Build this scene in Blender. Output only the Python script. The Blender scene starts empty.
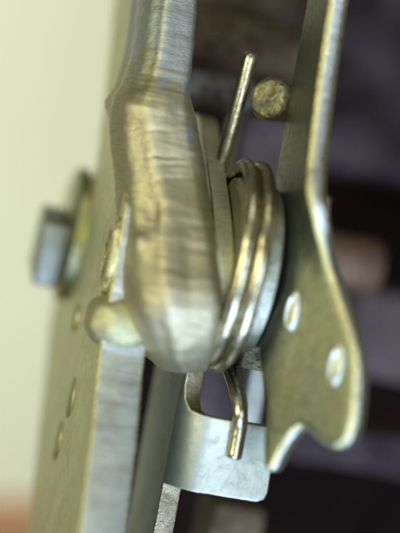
import bpy, bmesh, math, random
from mathutils import Matrix, Vector, noise
random.seed(4)
R = math.radians
sc = bpy.context.scene
COL = sc.collection
sc.unit_settings.system = 'METRIC'; sc.unit_settings.scale_length = 0.01      # 1 unit = 1 cm

# ------------------------------------------------------------------ camera
D = 20.0                                    # camera to focus plane
cam_d = bpy.data.cameras.new('camera'); cam = bpy.data.objects.new('camera', cam_d); COL.objects.link(cam)
cam.location = (0, -D, 0); cam.rotation_euler = (R(90), 0, 0)
cam_d.sensor_width = 36; cam_d.sensor_fit = 'AUTO'; cam_d.lens = 36 * D / 5.33
cam_d.clip_start = 0.5; cam_d.clip_end = 300
cam_d.dof.use_dof = True; cam_d.dof.focus_distance = D + 0.15; cam_d.dof.aperture_fstop = 0.112
sc.camera = cam

# ------------------------------------------------------------------ world, light, exposure
w = bpy.data.worlds.new('World'); sc.world = w; w.use_nodes = True
bg = w.node_tree.nodes['Background']; bg.inputs[0].default_value = (1.0, 0.96, 0.66, 1); bg.inputs[1].default_value = 0.10
def area(name, loc, target, sx, sy, power, colour):
    l = bpy.data.lights.new(name, 'AREA'); l.shape = 'RECTANGLE'; l.size = sx; l.size_y = sy
    l.energy = power; l.color = colour
    o = bpy.data.objects.new(name, l); COL.objects.link(o); o.location = loc
    o.rotation_euler = (Vector(target) - Vector(loc)).to_track_quat('-Z', 'Y').to_euler()
    return o
area('window_light', (6.5, -17, -2.5), (0.3, 0, -0.5), 8, 9, 2000, (0.72, 0.86, 1.0))
area('lamp_below', (0, -9, -13), (0, 0, -0.5), 7, 7, 3600, (0.55, 0.73, 1.0))
area('lamp_left', (-11, -12, 4), (0, 0, 0), 11, 8, 2500, (1.0, 0.97, 0.60))
area('fill_top', (2, -9, 15), (0, 0, 0), 6, 5, 420, (1.0, 0.95, 0.78))  # added warm fill from overhead for left and upward faces
area('lamp_wall', (-13, 9, 9), (-9, 34, 0), 10, 10, 7000, (1.0, 0.98, 0.88))
sc.view_settings.view_transform = 'Standard'; sc.view_settings.look = 'None'
sc.view_settings.exposure = 0; sc.view_settings.gamma = 1; sc.view_settings.use_curve_mapping = False

# ------------------------------------------------------------------ the frame of the mechanism
A, LEAN = R(11), R(10.6)                    # plates run back and to the left; the whole lock leans to the right
ROT = Matrix.Rotation(LEAN, 4, 'Y') @ Matrix.Rotation(A, 4, 'Z')
ORG = Vector((0.37, 0, 0))
F = Matrix.Translation(ORG) @ ROT           # local axes: X = n (to the right), Y = back, Z = up
FI = F.inverted()
def S(px, py, y):                           # a point of the photo at world depth y
    k = (D + y) / D
    return Vector(((px - 200) / 100 * k, y, (266.5 - py) / 100 * k))
def SL(px, py, y): return FI @ S(px, py, y)
def on_plane(px, py, n):                    # where the ray through a photo point meets local X = n -> (t, u)
    o = FI @ Vector((0, -D, 0)); d = FI.to_3x3() @ (S(px, py, 0) - Vector((0, -D, 0)))
    k = (n - o.x) / d.x; p = o + d * k
    return (-p.y, p.z)
def on_back(px, py, b):                     # meets local Y = b -> (n, u)
    o = FI @ Vector((0, -D, 0)); d = FI.to_3x3() @ (S(px, py, 0) - Vector((0, -D, 0)))
    k = (b - o.y) / d.y; p = o + d * k
    return (p.x, p.z)

# ------------------------------------------------------------------ materials
def mk(name):
    m = bpy.data.materials.new(name); m.use_nodes = True
    nt = m.node_tree; b = nt.nodes['Principled BSDF']
    return m, nt, b
def nz(nt, vec, scale, detail=5, rough=0.6, mscale=(1, 1, 1), dist=0.0):
    mp = nt.nodes.new('ShaderNodeMapping'); mp.inputs['Scale'].default_value = mscale
    nt.links.new(vec, mp.inputs['Vector'])
    n = nt.nodes.new('ShaderNodeTexNoise'); n.inputs['Scale'].default_value = scale
    n.inputs['Detail'].default_value = detail; n.inputs['Roughness'].default_value = rough
    n.inputs['Distortion'].default_value = dist
    nt.links.new(mp.outputs[0], n.inputs['Vector'])
    return n.outputs['Fac']
def ramp(nt, fac, p0, p1, c0=(0, 0, 0, 1), c1=(1, 1, 1, 1)):
    r = nt.nodes.new('ShaderNodeValToRGB'); r.color_ramp.elements[0].position = p0; r.color_ramp.elements[1].position = p1
    r.color_ramp.elements[0].color = c0; r.color_ramp.elements[1].color = c1
    nt.links.new(fac, r.inputs[0]); return r.outputs[0]
def mix(nt, fac, a, b):
    m = nt.nodes.new('ShaderNodeMix'); m.data_type = 'RGBA'
    if isinstance(fac, (int, float)): m.inputs[0].default_value = fac
    else: nt.links.new(fac, m.inputs[0])
    for s, v in ((m.inputs[6], a), (m.inputs[7], b)):
        if isinstance(v, tuple): s.default_value = v + (1,) if len(v) == 3 else v
        else: nt.links.new(v, s)
    return m.outputs[2]
def mathn(nt, op, a, b):
    m = nt.nodes.new('ShaderNodeMath'); m.operation = op
    for i, v in enumerate((a, b)):
        if isinstance(v, (int, float)): m.inputs[i].default_value = v
        else: nt.links.new(v, m.inputs[i])
    return m.outputs[0]
def metal(name, ca, cb, dark=(0.04, 0.035, 0.02), rough=(0.3, 0.5), stria=0.0, sdir=(1.5, 1.5, 30), grime=0.3, blotch=2.2,
          bump=0.25, metallic=1.0, grain=45, grease=False, shank=None, spec=0.2):
    m, nt, b = mk(name)
    tc = nt.nodes.new('ShaderNodeTexCoord').outputs['Object']
    big = nz(nt, tc, blotch, 5, 0.6, dist=0.4)
    fine = nz(nt, tc, grain, 6, 0.7)
    mid = nz(nt, tc, 11, 6, 0.65, dist=0.6)
    col = mix(nt, ramp(nt, big, 0.38, 0.64), ca, cb)
    st = nz(nt, tc, 1.0, 6, 0.7, sdir)
    if shank is not None:                     # bare sheared steel on the upper shank, cast skin worn off below
        sx = nt.nodes.new('ShaderNodeSeparateXYZ'); nt.links.new(tc, sx.inputs[0])
        v = mathn(nt, 'ADD', sx.outputs['Z'], mathn(nt, 'MULTIPLY', sx.outputs['X'], 0.6))
        v = mathn(nt, 'ADD', v, mathn(nt, 'MULTIPLY', mathn(nt, 'SUBTRACT', mid, 0.5), 1.5))
        v = mathn(nt, 'ADD', v, mathn(nt, 'MULTIPLY', mathn(nt, 'SUBTRACT', nz(nt, tc, 4, 3, 0.5), 0.5), 1.6))
        v = mathn(nt, 'ADD', mathn(nt, 'MULTIPLY', mathn(nt, 'SUBTRACT', v, shank), 5.0), 0.5)
        v.node.use_clamp = True
        col = mix(nt, v, col, (0.44, 0.48, 0.50))
    if stria: col = mix(nt, mathn(nt, 'MULTIPLY', ramp(nt, st, 0.48, 0.68), stria * 0.75), col, dark)
    g = mathn(nt, 'MULTIPLY', ramp(nt, mid, 0.5, 0.68), grime)
    col = mix(nt, g, col, dark)
    sp = mathn(nt, 'MULTIPLY', ramp(nt, fine, 0.58, 0.72), min(1, grime * 1.2))
    col = mix(nt, sp, col, dark)
    if metallic < 0.35: b.inputs['Specular IOR Level'].default_value = spec
    if grease:                                # greasy rub ring round the pivot
        vl = nt.nodes.new('ShaderNodeVectorMath'); vl.operation = 'LENGTH'; nt.links.new(tc, vl.inputs[0])
        dist = mathn(nt, 'ADD', vl.outputs['Value'], mathn(nt, 'MULTIPLY', mid, 0.7))
        ring = ramp(nt, dist, 1.2, 1.5, (1, 1, 1, 1), (0, 0, 0, 1))
        col = mix(nt, mathn(nt, 'MULTIPLY', ring, 0.75), col, (0.10, 0.115, 0.09))
    scr = None
    for rz, sc_ in (((0.3, 0.2, 0.5), (2, 3, 34)), ((1.1, 0.6, 0.1), (3, 2, 40))):
        mp = nt.nodes.new('ShaderNodeMapping'); mp.inputs['Rotation'].default_value = rz; nt.links.new(tc, mp.inputs['Vector'])
        sn = nz(nt, mp.outputs[0], 1.0, 3, 0.5, sc_, 0.15)
        ln = mathn(nt, 'SUBTRACT', 1.0, mathn(nt, 'MINIMUM', mathn(nt, 'MULTIPLY', mathn(nt, 'ABSOLUTE', mathn(nt, 'SUBTRACT', sn, 0.56), 0), 90.0), 1.0))
        scr = ln if scr is None else mathn(nt, 'MAXIMUM', scr, ln)
    scr = mathn(nt, 'MULTIPLY', scr, ramp(nt, nz(nt, tc, 3.5, 3, 0.5), 0.5, 0.6))
    col = mix(nt, mathn(nt, 'MULTIPLY', scr, 0.35), col, tuple(c * 0.35 for c in ca))
    nt.links.new(col, b.inputs['Base Color'])
    b.inputs['Metallic'].default_value = metallic
    rr = mathn(nt, 'ADD', mathn(nt, 'MULTIPLY', mid, rough[1] - rough[0]), rough[0])
    rr = mathn(nt, 'ADD', rr, mathn(nt, 'MULTIPLY', g, 0.3))
    nt.links.new(rr, b.inputs['Roughness'])
    h = mathn(nt, 'ADD', mathn(nt, 'MULTIPLY', mid, 0.6), mathn(nt, 'MULTIPLY', fine, 0.35))
    if stria: h = mathn(nt, 'ADD', h, mathn(nt, 'MULTIPLY', st, stria * 1.4))
    h = mathn(nt, 'SUBTRACT', h, mathn(nt, 'MULTIPLY', scr, 0.35))
    bp = nt.nodes.new('ShaderNodeBump'); bp.inputs['Strength'].default_value = bump; bp.inputs['Distance'].default_value = 0.06
    nt.links.new(h, bp.inputs['Height']); nt.links.new(bp.outputs[0], b.inputs['Normal'])
    return m
M_face = metal('zinc_plate_face', (0.68, 0.67, 0.44), (0.58, 0.57, 0.36), dark=(0.12, 0.11, 0.07), rough=(0.38, 0.52), grime=0.25, bump=0.2)
M_cut = metal('sheared_steel_edge', (0.44, 0.48, 0.50), (0.36, 0.38, 0.38), dark=(0.15, 0.15, 0.12), rough=(0.3, 0.45), stria=0.75, sdir=(2, 2, 46), grime=0.3, bump=0.42)
M_rim = metal('burr_and_painted_glint', (0.75, 0.70, 0.42), (0.6, 0.57, 0.35), rough=(0.2, 0.35), grime=0.15, bump=0.5)  # burr colour that also carries the yellow highlight along the claw rim
LC = SL(170, 240, 0.3); SHZ = 1.72 - LC.z - 0.6 * (LC.x + 1.15)
M_lever = metal('cast_lever_steel', (0.50, 0.46, 0.34), (0.47, 0.44, 0.29), dark=(0.20, 0.18, 0.12), rough=(0.42, 0.53), stria=0.4, sdir=(4, 4, 40), grime=0.2, bump=0.32, blotch=1.3, shank=SHZ)
M_pawl = metal('pawl_edge_steel', (0.78, 0.78, 0.58), (0.66, 0.64, 0.52), dark=(0.09, 0.08, 0.05), rough=(0.42, 0.55), stria=0.15, grime=0.4, bump=0.35)
M_olive = metal('olive_plating', (0.46, 0.47, 0.29), (0.36, 0.38, 0.24), dark=(0.04, 0.04, 0.02), rough=(0.22, 0.4), grime=0.35, bump=0.2)
M_claw = metal('claw_plating', (0.66, 0.62, 0.36), (0.50, 0.54, 0.40), dark=(0.07, 0.07, 0.045), rough=(0.28, 0.42), grime=0.45, bump=0.25, blotch=1.0, grease=True)
M_oliveedge = metal('painted_edge_glint', (0.70, 0.76, 0.78), (0.62, 0.66, 0.64), dark=(0.3, 0.25, 0.12), rough=(0.22, 0.36), grime=0.3, bump=0.3)  # blue-white highlight of claw edges and rivets put into the base colour
M_wire = metal('spring_wire', (0.56, 0.53, 0.40), (0.44, 0.40, 0.27), dark=(0.12, 0.08, 0.04), rough=(0.16, 0.3), grime=0.5, bump=0.16, grain=22, blotch=3.5)
M_drum = metal('bushing_steel', (0.36, 0.38, 0.34), (0.28, 0.28, 0.21), dark=(0.05, 0.05, 0.03), rough=(0.3, 0.46), grime=0.5, bump=0.3)
M_rough = metal('rough_washer', (0.40, 0.38, 0.25), (0.2, 0.18, 0.12), dark=(0.03, 0.03, 0.02), rough=(0.4, 0.6), grime=0.8, bump=1.0, grain=25)
M_brk = metal('zinc_bracket', (0.46, 0.49, 0.47), (0.38, 0.41, 0.36), dark=(0.16, 0.15, 0.11), rough=(0.40, 0.54), grime=0.24, bump=0.15)
M_brkedge = metal('bracket_cut_edge', (0.40, 0.36, 0.25), (0.25, 0.2, 0.14), dark=(0.05, 0.03, 0.02), rough=(0.35, 0.5), stria=0.3, grime=0.5, bump=0.3)
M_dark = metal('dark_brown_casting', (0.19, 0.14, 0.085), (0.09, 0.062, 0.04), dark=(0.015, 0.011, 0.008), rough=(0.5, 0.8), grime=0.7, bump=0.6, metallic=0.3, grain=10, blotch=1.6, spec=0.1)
M_stub = metal('stub_pin_steel', (0.42, 0.38, 0.20), (0.20, 0.20, 0.16), dark=(0.03, 0.025, 0.02), rough=(0.22, 0.38), grime=0.6, bump=0.5, blotch=5)
M_boss = metal('boss_steel', (0.42, 0.40, 0.25), (0.46, 0.44, 0.28), dark=(0.16, 0.15, 0.1), rough=(0.5, 0.62), grime=0.25, bump=0.3, blotch=2)
M_black = metal('shade_dark_housing', (0.016, 0.008, 0.007), (0.007, 0.004, 0.004), dark=(0.003, 0.003, 0.003), rough=(0.7, 0.9), grime=0.5, bump=0.5, metallic=0.0, grain=9, spec=0.05)  # near-black base colour stands in for the shade deep behind the levers
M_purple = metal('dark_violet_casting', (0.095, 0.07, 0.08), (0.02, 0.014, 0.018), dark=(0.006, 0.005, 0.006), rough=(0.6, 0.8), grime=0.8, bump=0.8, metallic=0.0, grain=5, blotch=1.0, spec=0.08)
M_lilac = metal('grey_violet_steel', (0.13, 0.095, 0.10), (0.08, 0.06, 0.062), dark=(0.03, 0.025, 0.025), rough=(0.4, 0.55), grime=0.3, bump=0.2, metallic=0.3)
M_bluebar = metal('blue_grey_bar', (0.24, 0.23, 0.24), (0.15, 0.14, 0.13), dark=(0.04, 0.04, 0.04), rough=(0.4, 0.55), grime=0.6, bump=0.4, metallic=0.6, grain=14)
M_rust = metal('rusty_brown_steel', (0.22, 0.12, 0.07), (0.15, 0.09, 0.065), dark=(0.06, 0.04, 0.03), rough=(0.4, 0.6), grime=0.3, bump=0.3, metallic=0.4)
M_nut = metal('grey_zinc_nut', (0.34, 0.36, 0.34), (0.28, 0.29, 0.26), rough=(0.35, 0.5), grime=0.2, bump=0.2)
def plain(name, c1, c2, scale, rough=0.9):
    m, nt, b = mk(name); tc = nt.nodes.new('ShaderNodeTexCoord').outputs['Object']
    n = nz(nt, tc, scale, 3, 0.5)
    nt.links.new(mix(nt, ramp(nt, n, 0.35, 0.65), c1, c2), b.inputs['Base Color']); b.inputs['Roughness'].default_value = rough
    return m
M_wall = plain('cream_wall', (0.80, 0.80, 0.65), (0.70, 0.78, 0.60), 0.10)
M_wood = plain('orange_brown_wood', (0.27, 0.12, 0.05), (0.2, 0.08, 0.03), 0.6, 0.6)

# ------------------------------------------------------------------ building helpers
def tag(o, label=None, cat=None, group=None, kind=None):
    if label: o['label'] = label
    if cat: o['category'] = cat
    if group: o['group'] = group
    if kind: o['kind'] = kind
    return o
def empty(name, c):                          # c: local origin in the frame
    o = bpy.data.objects.new(name, None); COL.objects.link(o)
    o.empty_display_size = 0.2; o.matrix_world = F @ Matrix.Translation(c); o['c'] = list(c); return o
def link(name, bm, mats, parent=None, c=None, smooth_angle=35):
    """bm holds frame coordinates; the object sits at c (frame) or takes its parent's origin."""
    c0 = Vector(parent['c']) if parent is not None else Vector(c if c is not None else (0, 0, 0))
    pc = Vector(c) if (parent is not None and c is not None) else c0
    bmesh.ops.translate(bm, verts=bm.verts, vec=-pc)
    bmesh.ops.recalc_face_normals(bm, faces=bm.faces)
    me = bpy.data.meshes.new(name); bm.to_mesh(me); bm.free()
    for m in (mats if isinstance(mats, (list, tuple)) else [mats]): me.materials.append(m)
    for p in me.polygons: p.use_smooth = True
    me.set_sharp_from_angle(angle=R(smooth_angle))
    o = bpy.data.objects.new(name, me); COL.objects.link(o)
    if parent is not None:
        o.parent = parent; o.matrix_local = Matrix.Translation(pc - c0)
    else:
        o.matrix_world = F @ Matrix.Translation(pc)
    o['c'] = list(pc); return o
def smooth_closed(pts, k=6):
    out = []; n = len(pts)
    for i in range(n):
        p0, p1, p2, p3 = (Vector(pts[(i + j - 1) % n]) for j in range(4))
        for q in range(k):
            s = q / k
            out.append(0.5 * ((2 * p1) + (p2 - p0) * s + (2 * p0 - 5 * p1 + 4 * p2 - p3) * s * s + (3 * p1 - p0 - 3 * p2 + p3) * s ** 3))
    return out
def flat(outline, holes, thick, bevel, res=3, cuts=None):
    """a filled, bevelled plate: x = s, y = u, z = thickness 0..thick"""
    cu = bpy.data.curves.new('tmp', 'CURVE'); cu.dimensions = '2D'; cu.fill_mode = 'BOTH'
    for pts in [outline] + list(holes):
        sp = cu.splines.new('POLY'); sp.points.add(len(pts) - 1); sp.use_cyclic_u = True
        for i, p in enumerate(pts): sp.points[i].co = (p[0], p[1], 0, 1)
    cu.extrude = thick / 2 - bevel; cu.bevel_depth = bevel; cu.bevel_resolution = res; cu.offset = -bevel
    o = bpy.data.objects.new('tmp', cu); COL.objects.link(o)
    dg = bpy.context.evaluated_depsgraph_get(); me = bpy.data.meshes.new_from_object(o.evaluated_get(dg))
    bm = bmesh.new(); bm.from_mesh(me)
    bpy.data.objects.remove(o); bpy.data.curves.remove(cu); bpy.data.meshes.remove(me)
    bmesh.ops.remove_doubles(bm, verts=bm.verts, dist=1e-4)
    bmesh.ops.translate(bm, verts=bm.verts, vec=(0, 0, thick / 2))
    if cuts:
        for axis, vals in cuts:
            for v in vals:
                no = Vector((1, 0, 0)) if axis == 0 else Vector((0, 1, 0))
                bmesh.ops.bisect_plane(bm, geom=bm.verts[:] + bm.edges[:] + bm.faces[:], plane_co=no * v, plane_no=no, dist=1e-5)
    bmesh.ops.recalc_face_normals(bm, faces=bm.faces)
    for f in bm.faces:
        z = abs(f.normal.z); f.material_index = 0 if z > 0.92 else (1 if z < 0.35 else 2)
    return bm
def to_plate(bm, n0):                        # s = toward the camera, z = to the right
    for v in bm.verts: v.co = Vector((n0 + v.co.z, -v.co.x, v.co.y))
    return bm
def circle(cx, cy, r, n=28): return [(cx + r * math.cos(2 * math.pi * i / n), cy + r * math.sin(2 * math.pi * i / n)) for i in range(n)]
def lathe(profile, centre, axis='X', seg=64, jitter=0.0):
    """profile: (along axis, radius) pairs round local X through centre; closed with caps"""
    bm = bmesh.new(); rings = []
    for (a, r) in profile:
        ring = []
        for i in range(seg):
            th = 2 * math.pi * i / seg
            rr = r
            if jitter and r > 1e-4: rr = r + jitter * noise.noise(Vector((a * 9, math.cos(th) * r * 9, math.sin(th) * r * 9)))
            p = Vector((a, rr * math.cos(th), rr * math.sin(th)))
            if axis == 'Z': p = Vector((p.y, p.z, p.x))
            if axis == 'Y': p = Vector((p.y, p.x, p.z))
            ring.append(bm.verts.new(p + Vector(centre)))
        rings.append(ring)
    for r0, r1 in zip(rings, rings[1:]):
        for i in range(seg): bm.faces.new((r0[i], r0[(i + 1) % seg], r1[(i + 1) % seg], r1[i]))
    bm.faces.new(rings[0]); bm.faces.new(rings[-1]); return bm
def catmull(pts, k):
    P = [Vector(p) for p in pts]; P = [2 * P[0] - P[1]] + P + [2 * P[-1] - P[-2]]; out = []
    for i in range(1, len(P) - 2):
        p0, p1, p2, p3 = P[i - 1:i + 3]
        for q in range(k):
            s = q / k
            out.append(0.5 * ((2 * p1) + (p2 - p0) * s + (2 * p0 - 5 * p1 + 4 * p2 - p3) * s * s + (3 * p1 - p0 - 3 * p2 + p3) * s ** 3))
    out.append(P[-2].copy()); return out
def tube(path, r, seg=20, cham=0.25, jit=0.0):
    bm = bmesh.new(); n = len(path); rings = []
    T = [(path[min(i + 1, n - 1)] - path[max(i - 1, 0)]).normalized() for i in range(n)]
    nv = T[0].orthogonal().normalized()
    ts = []
    for i in range(n):
        nv = (nv - T[i] * nv.dot(T[i])).normalized(); ts.append((path[i], T[i], nv.copy(), r))
    e0 = [(path[0] - T[0] * r * cham, T[0], ts[0][2], r * (1 - cham))]; e1 = [(path[-1] + T[-1] * r * cham, T[-1], ts[-1][2], r * (1 - cham))]
    for p, t, nn, rr in e0 + ts + e1:
        bb = t.cross(nn); ring = []
        for k in range(seg):
            a = 2 * math.pi * k / seg; d = nn * math.cos(a) + bb * math.sin(a)
            q = rr * (1 + jit * noise.noise((p + d * r) * 12)); ring.append(bm.verts.new(p + d * q))
        rings.append(ring)
    for a, b in zip(rings, rings[1:]):
        for i in range(seg): bm.faces.new((a[i], a[(i + 1) % seg], b[(i + 1) % seg], b[i]))
    bm.faces.new(rings[0]); bm.faces.new(rings[-1]); return bm
def block(lo, hi, bev=0.04):
    bm = bmesh.new(); bmesh.ops.create_cube(bm, size=1)
    lo, hi = Vector(lo), Vector(hi)
    for v in bm.verts: v.co = Vector((lo[i] + (v.co[i] + 0.5) * (hi[i] - lo[i]) for i in range(3)))
    if bev: bmesh.ops.bevel(bm, geom=bm.edges[:], offset=bev, segments=3, affect='EDGES', profile=0.5)
    return bm
def roughen(bm, amp, scale, cutlen=0.25):
    for _ in range(6):
        es = [e for e in bm.edges if e.calc_length() > cutlen]
        if not es or len(bm.faces) > 20000: break
        bmesh.ops.subdivide_edges(bm, edges=es, cuts=1, use_grid_fill=True)
    bmesh.ops.triangulate(bm, faces=bm.faces)
    bm.normal_update()
    d = [(v, v.normal * amp * noise.fractal(v.co * scale, 1.0, 2.0, 4)) for v in bm.verts]
    for v, x in d: v.co += x
    return bm

# ------------------------------------------------------------------ setting: wall and table far behind
def world_box(name, lo, hi, mat, kind='structure'):
    bm = block(lo, hi, 0)
    c = Vector([(lo[i] + hi[i]) / 2 for i in range(3)]); bmesh.ops.translate(bm, verts=bm.verts, vec=-c)
    me = bpy.data.meshes.new(name); bm.to_mesh(me); bm.free(); me.materials.append(mat)
    o = bpy.data.objects.new(name, me); COL.objects.link(o); o.location = c; tag(o, kind=kind); return o
world_box('wall', (-60, 36, -30), (40, 37, 40), M_wall)
world_box('table', (-60, 10, -5.4), (30, 15, -4.05), M_wood)

# ------------------------------------------------------------------ main plate (left)
NM = -1.27
def px_plate(pts, n): return [on_plane(x, y, n) for x, y in pts]
front = [(101, 340), (99, 352), (97, 370), (94, 400), (90, 440), (84, 490), (79, 533), (73, 580)]
back = [(22, 590), (27, 533), (35, 460), (43, 390), (50, 320), (62, 255), (80, 205), (96, 165), (104, 100), (110, 40), (118, -50)]
frt2 = []
out = px_plate(front + back, NM)
out += [(-0.6, 3.6), (-0.6, 1.5), (-0.25, 1.0), (0.28, 0.35), (0.38, -0.5), (0.42, -0.7)]
def densify(pts, step=0.08, amp=0.0):
    o = []; n = len(pts)
    for i in range(n):
        a, b = Vector(pts[i]), Vector(pts[(i + 1) % n]); k = max(1, int((b - a).length / step))
        for q in range(k):
            p = a + (b - a) * q / k
            if amp: p = p + Vector((amp * noise.noise(Vector((p.x * 7, p.y * 7, 3))), amp * noise.noise(Vector((p.x * 7, p.y * 7, 9)))))
            o.append(p)
    return o
holes = [circle(*on_plane(x, y, NM), r) for x, y, r in ((76, 318, 0.20), (71, 397, 0.24), (58, 440, 0.24))]
plate = link('steel_side_plate', to_plate(flat(densify(out, 0.07, 0.02), [], 0.46, 0.045, 3), NM), [M_face, M_cut, M_rim], c=(NM, 0, -2.4))
tag(plate, 'thick zinc plated steel side plate with sheared blue-grey front edge, left of the bracket', 'steel plate')
for hx, hy, hr in ((76, 318, 0.16), (71, 397, 0.22), (58, 440, 0.22)):
    a_, b_ = on_plane(hx, hy, NM)
    link('pressed_stud', lathe([(NM + 0.02, hr * 1.1), (NM - 0.01, hr), (NM - 0.03, hr * 0.8), (NM - 0.04, hr * 0.5), (NM - 0.044, hr * 0.25), (NM - 0.045, 0.01)], (0, -a_, b_), seg=48), M_face, plate)
ct, cu_ = on_plane(112, 256, NM)
rv = lathe([(NM + 0.02, 0.38), (NM - 0.02, 0.40), (NM - 0.05, 0.37), (NM - 0.055, 0.32), (NM - 0.03, 0.26), (NM - 0.025, 0.02)], (0, -ct, cu_), seg=64, jitter=0.03)
for v in rv.verts: v.co.y = -ct + (v.co.y + ct) * 0.7
link('rivet', rv, M_rim, plate)

# bolt on the far side of the plate
bt, bu = on_plane(74, 236, NM - 0.02)
nutc = (NM, -bt, bu)
nut = empty('bolt', nutc)
tag(nut, 'blurred square headed bolt and round washer on the outer face of the side plate', 'bolt')
link('washer', lathe([(NM, 0.74), (NM, 0.76), (NM - 0.10, 0.76), (NM - 0.14, 0.70), (NM - 0.14, 0.1)], (0, -bt, bu + 0.02)), M_olive, nut)
bm = block((-0.27, -0.37, -0.37), (0, 0.37, 0.37), 0.04)
bmesh.ops.transform(bm, matrix=Matrix.Translation((NM - 0.145, -bt, bu - 0.16)) @ Matrix.Rotation(R(17), 4, 'X'), verts=bm.verts)
link('square_head', bm, M_nut, nut)

# ------------------------------------------------------------------ heavy lever in front of the plate
stations = [  # py, left, right, chamfer right, depth of front
    (-60, 150, 201, 203, 0.2), (0, 142, 195, 197, 0.05), (50, 135, 191, 193, -0.1), (80, 126, 187, 190, -0.2), (98, 117, 185, 191, -0.3),
    (120, 114, 187, 197, -0.36), (150, 116, 191, 202, -0.42), (180, 119, 196, 207, -0.5), (220, 122, 203, 213, -0.7), (260, 125, 209, 218, -0.9),
    (285, 127, 212, 221, -1.03), (305, 129, 214, 222, -1.06), (322, 133, 214, 221, -1.02), (338, 140, 213, 220, -0.93), (352, 147, 209, 216, -0.80), (364, 158, 203, 210, -0.60), (372, 170, 199, 205, -0.30)]
def lever_section(py, l, r, c, yf):
    back = Vector((-math.sin(A), math.cos(A), 0))
    FLp, FRp, CH = S(l, py, yf + 0.27), S(r, py, yf + 0.02), S(c, py, yf + 0.20)
    L = 1.1 if py < 330 else 1.1 - (py - 330) * 0.02
    BL, BR = FLp + back * min(L, 0.7 - yf * 0.4), CH + back * (L - 0.25)
    if py > 110: BL = BL + Vector((0.13, 0, 0))
    mid = (FLp + FRp) / 2 + Vector((0, -0.20, 0))
    q = [BL, FLp + Vector((-0.06, 0.32, 0)), FLp + Vector((-0.02, 0.10, 0)), FLp + (FRp - FLp) * 0.15 + Vector((0, -0.12, 0)), FLp + (FRp - FLp) * 0.35 + Vector((0, -0.18, 0)), mid,
         FLp + (FRp - FLp) * 0.75 + Vector((0, -0.10, 0)), FLp + (FRp - FLp) * 0.93 + Vector((0, -0.02, 0)), FRp + Vector((0.01, 0.03, 0)), FRp + (CH - FRp) * 0.5 + Vector((0.015, 0, 0)),
         CH, CH + back * 0.12, BR, (BL + BR) / 2]
    return q
# worn dents, grooves and bulges of the casting: x, y, spread, spread, height
DENTS = [(155, 157, 22, 1.8, -.014), (172, 164, 14, 1.5, -.012), (152, 208, 11, 24, -.06), (141, 243, 8, 10, .05), (158, 290, 14, 28, .022), (190, 262, 9, 40, -.02),
         (188, 343, 18, 12, .03), (135, 108, 14, 12, .05), (164, 112, 11, 16, .03), (158, 130, 24, 1.8, -.010), (172, 178, 18, 1.5, -.010)]
secs = [lever_section(*s) for s in stations]
cols = [catmull([s[j] for s in secs], 18) for j in range(len(secs[0]))]
rows = [smooth_closed([c[i] for c in cols], 9) for i in range(len(cols[0]))]
bm = bmesh.new(); vr = []
for row in rows:
    vr.append([bm.verts.new(FI @ p) for p in row])
nn = len(vr[0])
for a, b in zip(vr, vr[1:]):
    for i in range(nn): bm.faces.new((a[i], a[(i + 1) % nn], b[(i + 1) % nn], b[i]))
bm.faces.new(vr[0]); cap = bm.faces.new(vr[-1])
bm.normal_update(); bmesh.ops.recalc_face_normals(bm, faces=bm.faces)
for v in bm.verts:
    p = v.co; k = min(1, max(0, (1.9 - p.z) * 2))
    dd = 0.006 * noise.fractal(p * 2.6, 1.0, 2.0, 4) * (0.4 + k) + 0.006 * noise.fractal(Vector((p.x * 2, p.y * 2, p.z * 14)), 1.0, 2.0, 4)
    q = F @ p; kk = D / (D + q.y); x_, y_ = 200 + 100 * q.x * kk, 266.5 - 100 * q.z * kk
    if q.y < 0.2:
        for ax, ay, sx, sy, am in DENTS:
            y2 = ay + 2.5 * noise.noise(Vector((x_ * 0.08, ay, 0)))
            dd += am * math.exp(-((x_ - ax) / sx) ** 2 - ((y_ - y2) / sy) ** 2)
    v.co += v.normal * dd
lever = link('locking_lever', bm, M_lever, c=SL(170, 240, 0.3), smooth_angle=60)
tag(lever, 'heavy worn lever with rounded nose standing in front of the side plate', 'lever')
bs = SL(122, 322, -0.34)
bm = bmesh.new(); bmesh.ops.create_icosphere(bm, subdivisions=5, radius=1)
for v in bm.verts:
    q = Vector([math.copysign(abs(c) ** 0.8, c) for c in v.co])
    v.co = Vector((q.x * 0.36, q.y * 0.34, q.z * 0.28)) * (1 + 0.05 * noise.noise(v.co * 2.0)) + bs
link('boss', bm, M_boss, lever, smooth_angle=60)

# ------------------------------------------------------------------ thin pawl
NP = -0.375
po = [(200, 118), (203, 140), (208, 170), (213, 210), (215, 250), (211, 285), (206, 310), (200, 330), (192, 338), (182, 335), (175, 300), (176, 220), (178, 160), (184, 122), (193, 115)]
pawl = link('pawl', to_plate(flat(smooth_closed(px_plate(po, NP), 6), [], 0.195, 0.02, 2), NP), [M_olive, M_pawl, M_rim], c=(NP, 0, 0))
tag(pawl, 'thin curved pawl plate squeezed between the heavy lever and the spring', 'pawl')

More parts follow.
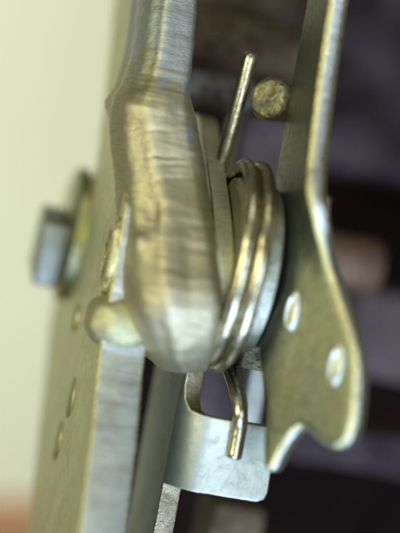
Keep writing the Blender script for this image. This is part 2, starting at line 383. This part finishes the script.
# ------------------------------------------------------------------ bushing, washer and spring
bush = empty('bushing', (0, 0, 0)); tag(bush, 'round steel bushing carrying the coiled spring, touching the clawed lever', 'bushing')
link('drum', lathe([(-0.02, 0.5), (-0.02, 0.80), (0.0, 0.835), (0.235, 0.835), (0.255, 0.81), (0.255, 0.3)], (0, 0, 0), seg=96, jitter=0.004), M_drum, bush)
link('core', lathe([(-0.176, 0.3), (-0.176, 0.76), (-0.022, 0.76), (-0.022, 0.3)], (0, 0, 0), seg=96), M_olive, bush)
wsh = link('washer', lathe([(-0.175, 0.77), (-0.175, 0.86), (-0.165, 0.88), (-0.10, 0.88), (-0.085, 0.86), (-0.085, 0.77)], (0, 0, 0), seg=240, jitter=0.02), M_rough, c=(-0.15, 0, 0))
tag(wsh, 'rough dark washer between the pawl and the spring coils', 'washer')
RC, RW = 1.0, 0.077
def helix(th):                               # th = 0 at the rear, then bottom, front, top
    n = -0.225 + 0.157 * th / (2 * math.pi)
    return Vector((n, RC * math.cos(th), -RC * math.sin(th)))
path = []
def LP(px, py, b):
    n_, u_ = on_back(px, py, b); return Vector((n_, b, u_))
p0 = helix(0); top = SL(251, 55, 0.5)
path += [top + (p0 - top) * i / 30 for i in range(30)]
th_end = 4 * math.pi + R(38)
N = 420
path += [helix(th_end * i / N) for i in range(N + 1)]
e = path[-1]; d = (path[-1] - path[-2]).normalized()
leg = [e, e + d * 0.22, LP(235, 385, -0.02), LP(240, 408, -0.30), LP(239, 430, -0.29), LP(234, 457, -0.285)]
path += catmull(leg, 10)[1:]
spring = link('torsion_spring', tube(path, RW, 22, 0.3, 0.05), M_wire, c=(0, 0, 0), smooth_angle=60)
tag(spring, 'brassy wire torsion spring coiled on the bushing, its lower leg hooked over the bracket', 'spring')

# ------------------------------------------------------------------ clawed lever (right), bent outward below
NL, S0, RB, BEND = 0.265, 0.55, 0.7, R(34)
def bent(s, z, u):
    """s: distance along the plate towards the camera, z: thickness to the right"""
    k = min(1, max(0, (0.9 - u) / 0.9)); B = BEND * k * k * (3 - 2 * k)
    if B < 1e-4 or s <= S0: return Vector((NL + z, -s, u))
    a = min(B, (s - S0) / RB); rest = max(0, s - S0 - RB * a)
    n = NL + RB * (1 - math.cos(a)) + rest * math.sin(a); t = S0 + RB * math.sin(a) + rest * math.cos(a)
    return Vector((n + z * math.cos(a), -(t - z * math.sin(a)), u))
def proj(p):
    q = F @ p; k = D / (D + q.y); return (200 + 100 * q.x * k, 266.5 - 100 * q.z * k)
def inv_bent(px, py):
    s, u = on_plane(px, py, NL); s = min(s, 2.5)
    for _ in range(40):
        x, y = proj(bent(s, 0, u)); ex, ey = px - x, py - y
        if abs(ex) + abs(ey) < 0.01: break
        xs, ys = proj(bent(s + 0.01, 0, u)); xu, yu = proj(bent(s, 0, u + 0.01))
        a, b, c, dd = (xs - x) / 0.01, (xu - x) / 0.01, (ys - y) / 0.01, (yu - y) / 0.01
        det = a * dd - b * c
        ds = (ex * dd - b * ey) / det; du = (a * ey - c * ex) / det
        s += max(-0.5, min(0.5, ds)); u += max(-0.5, min(0.5, du))
    return (s, u)
lo_ = [(314, -60), (306, 0), (294, 64), (279, 150), (271, 200), (262, 250), (256, 310), (258, 360), (263, 400), (261, 440), (261, 462), (265, 471), (272, 468), (281, 450),
       (290, 436), (298, 429), (305, 430), (312, 438), (322, 446), (334, 449), (345, 443), (352, 428), (356, 400), (357, 365), (352, 335), (341, 302), (328, 265), (317, 232), (310, 205),
       (307, 180), (309, 150), (318, 75), (329, 0), (338, -60)]
lo2 = smooth_closed([inv_bent(*p) for p in lo_], 5)
bm = flat(lo2, [], 0.21, 0.085, 6, cuts=[(0, [S0 - 0.1 + 0.1 * i for i in range(24)]), (1, [-2 + 0.12 * i for i in range(25)])])
for v in bm.verts: v.co = bent(v.co.x, v.co.z, v.co.y)
claw = link('clawed_lever', bm, [M_claw, M_oliveedge, M_rim], c=(NL, 0, 0), smooth_angle=60)
tag(claw, 'olive plated lever ending in a two pronged claw, right of the bushing', 'lever')
for (px, py, r) in ((293, 312, 0.2), (337, 366, 0.2)):
    s, u = inv_bent(px, py); c0 = bent(s, 0, u); nx = (bent(s, 0.1, u) - c0).normalized()
    b2 = lathe([(0.02, r), (-0.02, r), (-0.035, r * 0.85), (-0.035, r * 0.72), (-0.012, r * 0.58), (-0.012, 0.01)], (0, 0, 0), seg=40)
    for v in b2.verts: v.co.y *= 0.42
    q = Vector((1, 0, 0)).rotation_difference(nx).to_matrix().to_4x4()
    bmesh.ops.transform(b2, matrix=Matrix.Translation(c0) @ q, verts=b2.verts)
    rvt = link('rivet', b2, M_oliveedge, claw)
    b3 = lathe([(-0.011, r * 0.5), (-0.016, r * 0.5), (-0.022, r * 0.3), (-0.023, 0.01)], (0, 0, 0), seg=32)
    for v in b3.verts: v.co.y *= 0.42; v.co.z -= r * 0.06
    bmesh.ops.transform(b3, matrix=Matrix.Translation(c0) @ q, verts=b3.verts)
    link('core', b3, M_olive, rvt)
sp = SL(272, 99, 0.45)
stub = roughen(lathe([(0.3, 0.19), (0.0, 0.225), (-0.05, 0.225), (-0.10, 0.20), (-0.12, 0.15), (-0.085, 0.10), (-0.07, 0.02)], (0, 0, 0), seg=36), 0.022, 5, 0.08)
bmesh.ops.transform(stub, matrix=Matrix.Translation(sp) @ Matrix.Rotation(R(48), 4, 'Z'), verts=stub.verts)
link('stub_pin', stub, M_stub, claw, smooth_angle=60)
q0 = SL(257, 358, 0.2)
link('lug', roughen(block((q0.x - 0.18, q0.y - 0.15, q0.z - 0.12), (q0.x + 0.2, q0.y + 0.3, q0.z + 0.14), 0.04), 0.02, 5, 0.1), M_rough, claw)

# ------------------------------------------------------------------ bent bracket below
NB, TB, RO = -0.32, 0.20, 0.36
SB = -0.13                                     # where the bend begins (towards the camera)
arc = (RO) * math.pi / 2
def brk(s, z, u):                             # z = 0 outer face .. TB inner face
    if s <= SB: return Vector((NB + z, -s, u))
    a = (s - SB) / RO
    if a <= math.pi / 2: return Vector((NB + RO - (RO - z) * math.cos(a), -(SB + (RO - z) * math.sin(a)), u))
    return Vector((NB + RO + (s - SB - arc), -(SB + RO - z), u))
ub = lambda px, py: on_back(px, py, -(SB + RO))[1]
u_top, u_bot = ub(230, 420), ub(230, 498)
sE = SB + arc + (on_back(274, 460, -(SB + RO))[0] - (NB + RO))
po = [(-1.7, u_bot - 1.2), (SB + 0.05, u_bot - 1.2), (SB + 0.05, u_bot - 0.05), (SB + 0.05, u_bot), (sE - 0.10, u_bot), (sE - 0.03, u_bot + 0.03), (sE, u_bot + 0.10), (sE, u_top - 0.05), (sE - 0.05, u_top),
      (SB + 0.42, u_top), (SB + 0.27, u_top + 0.03), (SB + 0.17, u_top + 0.12), (SB + 0.13, u_top + 0.25), (SB + 0.13, u_top + 0.45), (SB + 0.19, u_top + 0.58), (SB + 0.1, u_top + 0.72), (-1.7, u_top + 0.75)]
bm = flat(densify(po, 0.05, 0.006), [], TB, 0.018, 2, cuts=[(0, [SB + arc * i / 16 for i in range(17)])])
for v in bm.verts: v.co = brk(v.co.x, v.co.z, v.co.y)
bracket = link('bent_bracket', bm, [M_brk, M_brkedge, M_rim], c=(NB, 0, u_bot), smooth_angle=45)
tag(bracket, 'pale zinc bracket with a folded tab that the spring leg hooks over, bottom centre', 'bracket')

# ------------------------------------------------------------------ parts of the lock behind
def back_block(name, x0, y0, x1, y1, b0, b1, mat, label, cat, amp=0.03, bev=0.06, kind=None):
    n0, u1 = on_back(x0, y0, b0); n1, u0 = on_back(x1, y1, b0)
    cx, cz = (n0 + n1) / 2, (u0 + u1) / 2
    a = on_back(x0, (y0 + y1) / 2, b0)[0]; b = on_back(x1, (y0 + y1) / 2, b0)[0]
    c = on_back((x0 + x1) / 2, y0, b0)[1]; d = on_back((x0 + x1) / 2, y1, b0)[1]
    bm = roughen(block((a, b0, d), (b, b1, c), bev), amp, 1.6, 0.3)
    o = link(name, bm, mat, c=((a + b) / 2, (b0 + b1) / 2, d), smooth_angle=60)
    return tag(o, label, cat, kind=kind)
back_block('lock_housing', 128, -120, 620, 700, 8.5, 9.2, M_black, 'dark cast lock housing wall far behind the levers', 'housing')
cb = SL(240, 47, 2.9)
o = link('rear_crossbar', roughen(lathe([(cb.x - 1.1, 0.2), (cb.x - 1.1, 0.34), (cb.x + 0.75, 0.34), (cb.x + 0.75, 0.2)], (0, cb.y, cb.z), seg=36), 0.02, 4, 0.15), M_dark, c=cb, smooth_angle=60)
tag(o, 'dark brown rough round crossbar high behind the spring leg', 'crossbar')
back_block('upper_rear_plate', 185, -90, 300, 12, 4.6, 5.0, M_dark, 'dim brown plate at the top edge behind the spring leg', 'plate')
sb = SL(222, 93, 1.9)
o = link('rear_rod', roughen(lathe([(sb.x - 0.6, 0.1), (sb.x - 0.6, 0.2), (sb.x + 0.33, 0.2), (sb.x + 0.33, 0.1)], (0, sb.y, sb.z), seg=36), 0.015, 5, 0.15), M_bluebar, c=sb, smooth_angle=60)
tag(o, 'blue-grey round rod behind the spring leg, under the brown crossbar', 'rod')
back_block('violet_spacer', 236, 116, 292, 196, 2.3, 3.2, M_lilac, 'grey-violet spacer block behind the top of the coil', 'spacer', 0.01)
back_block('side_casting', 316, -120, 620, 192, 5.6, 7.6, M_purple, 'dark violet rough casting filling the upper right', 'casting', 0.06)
rb = SL(352, 264, 3.6)
hd = link('rear_bolt', lathe([(rb.x - 0.42, 0.05), (rb.x - 0.42, 0.28), (rb.x - 0.36, 0.32), (rb.x + 0.24, 0.32), (rb.x + 0.33, 0.26), (rb.x + 0.33, 0.05)], (0, rb.y, rb.z), seg=40), M_rust, c=rb)
tag(hd, 'blurred rusty bolt head in the dark to the right of the clawed lever', 'bolt')
back_block('violet_block', 352, 296, 470, 385, 4.6, 6.0, M_lilac, 'blurred grey-violet block behind the claw at the right edge', 'block', 0.01)
o = SL(323, 216, 1.6)
pin = link('small_pin', lathe([(o.z - 0.22, 0.01), (o.z - 0.22, 0.05), (o.z + 0.2, 0.05), (o.z + 0.21, 0.01)], (o.x, o.y, 0), axis='Z', seg=24), M_rust, c=o)
tag(pin, 'short coppery pin just right of the narrow neck of the clawed lever', 'pin')
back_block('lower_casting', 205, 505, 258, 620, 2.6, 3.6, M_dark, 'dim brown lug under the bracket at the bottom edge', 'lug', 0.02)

back_block('pale_tab', 243, 352, 268, 440, 1.4, 1.8, M_nut, 'pale blurred tab seen through the bracket slot, right of the spring leg', 'tab', 0.01)
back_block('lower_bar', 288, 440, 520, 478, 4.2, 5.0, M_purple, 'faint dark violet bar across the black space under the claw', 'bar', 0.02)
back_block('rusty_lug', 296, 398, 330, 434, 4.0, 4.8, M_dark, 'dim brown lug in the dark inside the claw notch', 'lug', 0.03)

back_block('rear_block', 192, 345, 236, 470, 2.2, 2.6, M_lilac, 'grey-lilac block seen through the bracket slot, left of the spring leg', 'block', 0.01)
